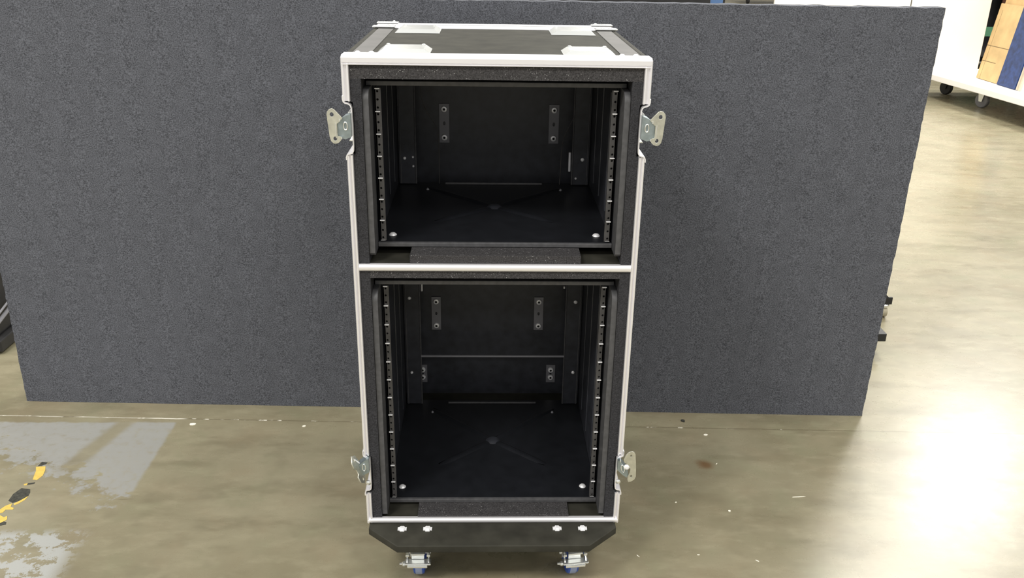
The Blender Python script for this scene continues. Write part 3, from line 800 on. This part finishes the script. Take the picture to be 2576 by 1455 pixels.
# white platform truck with sheet goods, far right
th = math.atan2(0.117, 1.369)
RT = Matrix.Translation((4.1246, 6.5522, 0)) @ Matrix.Rotation(th, 4, 'Z')
tk = thing('platform_truck', 'low white platform truck carrying sheets on the right', 'platform truck', (4.65, 5.55, 0))
MB().box(0.0, 1.15, -2.35, 0.30, 0.170, 0.222, bev=0.004, rot=RT).build('deck', 'white_paint', tk)
def truck_caster(lx, ly, mat):
    q = RT @ Vector((lx, ly, 0))
    cs = bpy.data.objects.new('caster', None); COL.objects.link(cs); cs.parent = tk
    cs.location = Vector((q.x, q.y, 0)) - ORG[tk.name]; ORG[cs.name] = Vector((q.x, q.y, 0))
    T = Matrix.Translation((q.x, q.y, 0)) @ Matrix.Rotation(math.radians(25), 4, 'Z')
    f = MB().box(-.04, .04, -.04, .04, .155, .170)
    for sx in (-1, 1): f.extrude_poly([(-.035, .155), (.035, .155), (.015, .055), (-.015, .055)], sx * .030 - .002, sx * .030 + .002, 'x')
    f.move(T).build('fork', mat, cs)
    MB().lathe([(0.030, -.021), (.058, -.020), (.0645, -.014), (.0645, .014), (.058, .020), (.030, .021)], (0, 0, .0647), 'x', seg=24).move(T).build('wheel', 'bracket' if mat == 'steel' else 'black_plastic', cs)
truck_caster(0.235, -0.50, 'steel'); truck_caster(0.30, 0.18, 'black_plastic'); truck_caster(0.235, -2.1, 'steel'); truck_caster(1.0, -2.1, 'steel'); truck_caster(1.0, 0.15, 'steel')

# cream sheets
ps = MB().box(2.60, 3.86, 6.640, 6.665, 0.0, 2.3, bev=0.003)
tag(ps.build('cream_sheet', 'cream'), 'flat cream sheet standing behind the right corner of the foam board', 'sheet')
path = [(3.87, 6.640)] + [(4.22, 6.628)] + [(4.22 + .215 * math.sin(a), 6.628 - .30 * (1 - math.cos(a))) for a in [math.pi / 2 * k / 9 for k in range(1, 10)]]
back = [(x + .012, y + .018) for x, y in path]
cs = MB().extrude_poly(path + back[::-1], 0.2225, 2.25, 'z')
tag(cs.build('curved_sheet', 'cream', smooth=True), 'large cream sheet curving at its right edge, standing on the white truck', 'sheet')

# plywood sheet leaning on the truck
y0, y1 = 5.93, 6.305
lean = math.atan2(0.09, 0.65)
def leaning(yb0, yb1, xb, height, thick, mat, lines=(), lean=lean, shear=0.06):
    m = MB()
    T = Matrix.Translation((xb, 0, 0.2260)) @ Matrix.Rotation(lean, 4, 'Y')
    m.box(0, thick, yb0, yb1, 0.0, height)
    for yy0, yy1, zz, w, vert in lines:
        if vert: m.box(-0.0006, 0.0001, yy0, yy0 + w, zz, yy1, 1)
        else: m.box(-0.0006, 0.0001, yy0, yy1, zz, zz + w, 1)
    m.move(T)
    return m
pl = leaning(5.955, 6.330, 4.440, 0.655, 0.018, 'plywood', lines=[(5.955, 6.330, 0.29, .006, 0), (6.10, 6.330, 0.155, .006, 0), (6.27, 0.60, 0.0, .003, 1)])
tag(pl.build('plywood_sheet', ['plywood', 'saw_line']), 'bare plywood sheet with pencil lines leaning on the white truck', 'plywood sheet')
pl2 = leaning(5.80, 6.34, 4.478, 0.80, 0.018, 'plywood')
tag(pl2.build('plywood_sheet', ['plywood', 'saw_line']), 'second plywood sheet, taller, leaning behind the one with pencil lines', 'plywood sheet')
bb = leaning(5.672, 5.952, 4.425, 1.05, 0.022, 'blue_board')
tag(bb.build('blue_board', 'blue_board'), 'scuffed dark blue board leaning beside the plywood on the truck', 'board')
for k, (yy, lab) in enumerate(((5.645, 'thin pale slat leaning right beside the blue board'), (5.610, 'thin pale slat leaning at the far right, one gap from the blue board'))):
    tag(leaning(yy, yy + .018, 4.430, 1.0, 0.02, 'slat').build('wooden_slat', 'slat'), lab, 'slat', 'slats on the platform truck')

# dark shelving behind the plywood
sh = thing('storage_shelf', 'dark storage shelf seen in the gap between cream sheet and plywood', 'shelf', (6.2, 8.6, 0))
for xx in (5.30, 7.30):
    for yy in (8.2, 9.0):
        MB().box(xx, xx + .06, yy, yy + .06, 0, 2.4).build('upright', 'black_plastic', sh)
for zz in (0.18, 1.30, 2.2):
    MB().box(5.30, 7.36, 8.2, 9.06, zz, zz + .05).build('shelf_board', 'black_plastic', sh)
MB().box(5.30, 7.36, 8.19, 8.20, 0.40, 0.50).build('cross_beam', 'green', sh)
MB().box(5.30, 7.36, 9.02, 9.05, 0.02, 2.3).build('back_panel', 'black_plastic', sh)
tag(MB().box(5.98, 6.70, 8.30, 8.9, 0.232, 1.1, bev=0.01).build('carton', 'rust_red'), 'reddish brown carton on the dark shelf behind the plywood', 'carton')

# far trolley on the open floor
tr = thing('trolley', 'small far trolley on pale floor above the foam board edge', 'trolley', (6.2, 18.3, 0))
MB().box(5.50, 6.95, 18.1, 18.9, 0.16, 0.24, bev=0.005).build('deck', 'edge_strip', tr)
for xx in (5.62, 6.30, 6.82):
    MB().lathe([(0.05, -.03), (.078, -.025), (.078, .025), (.05, .03)], (xx, 18.17, .0785), 'x', seg=16).build('wheel', 'white_paint' if xx == 6.30 else 'black_plastic', tr)
    MB().box(xx - .04, xx + .04, 18.14, 18.2, .10, .162).build('fork', 'bracket', tr)

# ------------------------------------------------------------------ floor tape scraps and crumbs
def scrap(label, pieces, z=0.0):
    m = MB()
    for pts, mi in pieces:
        m.extrude_poly(pts, 0.0, 0.0007, 'z', mi)
    return tag(m.build('tape_scrap', ['yellow_tape', 'black_tape']), label, 'tape scrap', 'torn hazard tape on the floor')
scrap('topmost torn scrap of floor tape, mostly yellow with a black tip', [
    ([(-1.273, .393), (-1.248, .396), (-1.240, .376), (-1.235, .351), (-1.241, .330), (-1.253, .332), (-1.259, .353), (-1.264, .374)], 0),
    ([(-1.270, .397), (-1.268, .418), (-1.252, .416), (-1.252, .407), (-1.260, .400)], 1)])
scrap('smallest sliver of floor tape, black with a yellow point', [
    ([(-1.267, .310), (-1.258, .315), (-1.257, .307), (-1.263, .305)], 0), ([(-1.2578, .315), (-1.241, .319), (-1.240, .312), (-1.2562, .307)], 1)])
scrap('large black scrap of floor tape with a yellow edge', [
    ([(-1.271, .236), (-1.273, .266), (-1.264, .292), (-1.239, .287), (-1.232, .272), (-1.230, .258), (-1.243, .236), (-1.255, .2265)], 1),
    ([(-1.251, .223), (-1.242, .2345), (-1.2295, .2565), (-1.230, .240), (-1.239, .223), (-1.247, .217)], 0)])
scrap('ragged all yellow tongue of floor tape at the left edge', [
    ([(-1.277, .190), (-1.267, .214), (-1.2555, .2245), (-1.252, .210), (-1.241, .204), (-1.241, .198), (-1.259, .198), (-1.260, .186), (-1.271, .180)], 0)])
scrap('lowest scrap of floor tape, yellow above black, at the left edge', [
    ([(-1.290, .184), (-1.277, .176), (-1.261, .174), (-1.247, .165), (-1.242, .171), (-1.235, .157), (-1.239, .149), (-1.245, .142), (-1.257, .136), (-1.290, .150)], 0),
    ([(-1.256, .135), (-1.245, .141), (-1.239, .1485), (-1.231, .145), (-1.228, .136), (-1.240, .131), (-1.251, .124)], 1)])

def crumb(name, label, cat, x, y, lx, ly, rz, mat, h=0.002, group=None):
    m = MB()
    pts = [(lx / 2 * math.cos(a) * rnd.uniform(.8, 1.1), ly / 2 * math.sin(a) * rnd.uniform(.8, 1.1)) for a in [2 * math.pi * k / 8 for k in range(8)]]
    m.extrude_poly(pts, 0, h, 'z')
    m.move(Matrix.Translation((x, y, 0)) @ Matrix.Rotation(rz, 4, 'Z'))
    tag(m.build(name, mat), label, cat, group)
G = 'crumbs on the floor'
crumb('paint_chip', 'roundest white chip on the bare floor right of the case', 'chip', 0.6245, 0.1827, .007, .007, 0, 'chip', .002, G)
crumb('paint_chip', 'small pale chip between the rust spot and the flight case', 'chip', 0.490, 0.2215, .006, .004, .4, 'chip', .0015, G)
crumb('paint_chip', 'flat white chip by the floor joint, nearest the grey painted patch', 'chip', -0.910, 0.6228, .022, .014, .1, 'chip', .0015, G)
crumb('paint_chip', 'smaller white chip by the floor joint, halfway from the painted patch to the case', 'chip', -0.571, 0.6110, .011, .009, .3, 'chip', .0015, G)
crumb('paint_chip', 'pale chip just in front of the floor joint right of the case', 'chip', 0.6484, 0.5607, .014, .010, .2, 'chip', .0015, G)
crumb('wood_sliver', 'longest thin white sliver lying on the floor on the right', 'sliver', 0.828, 0.2448, .042, .0024, .09, 'chip', .0012, 'slivers on the floor')
crumb('wood_sliver', 'thin sliver slanting on the floor near the lower edge of the picture', 'sliver', 0.642, -0.0145, .010, .0022, -.75, 'chip', .0012, 'slivers on the floor')
crumb('wood_sliver', 'short level sliver on the floor near the lower edge of the picture', 'sliver', 0.5034, 0.0084, .008, .0022, 0, 'chip', .0012, 'slivers on the floor')
crumb('wood_sliver', 'sliver on the floor closest to the right front caster', 'sliver', 0.3543, 0.005, .011, .0022, -.9, 'chip', .0012, 'slivers on the floor')
crumb('wood_sliver', 'tiny sliver touching the rust spot on the floor', 'sliver', 0.6440, 0.4045, .010, .0022, .9, 'chip', .0012, 'slivers on the floor')
crumb('rubber_scrap', 'dark scrap on the floor strip under the foam board', 'scrap', 0.596, 0.6422, .012, .016, .3, 'dark_scrap', .003)
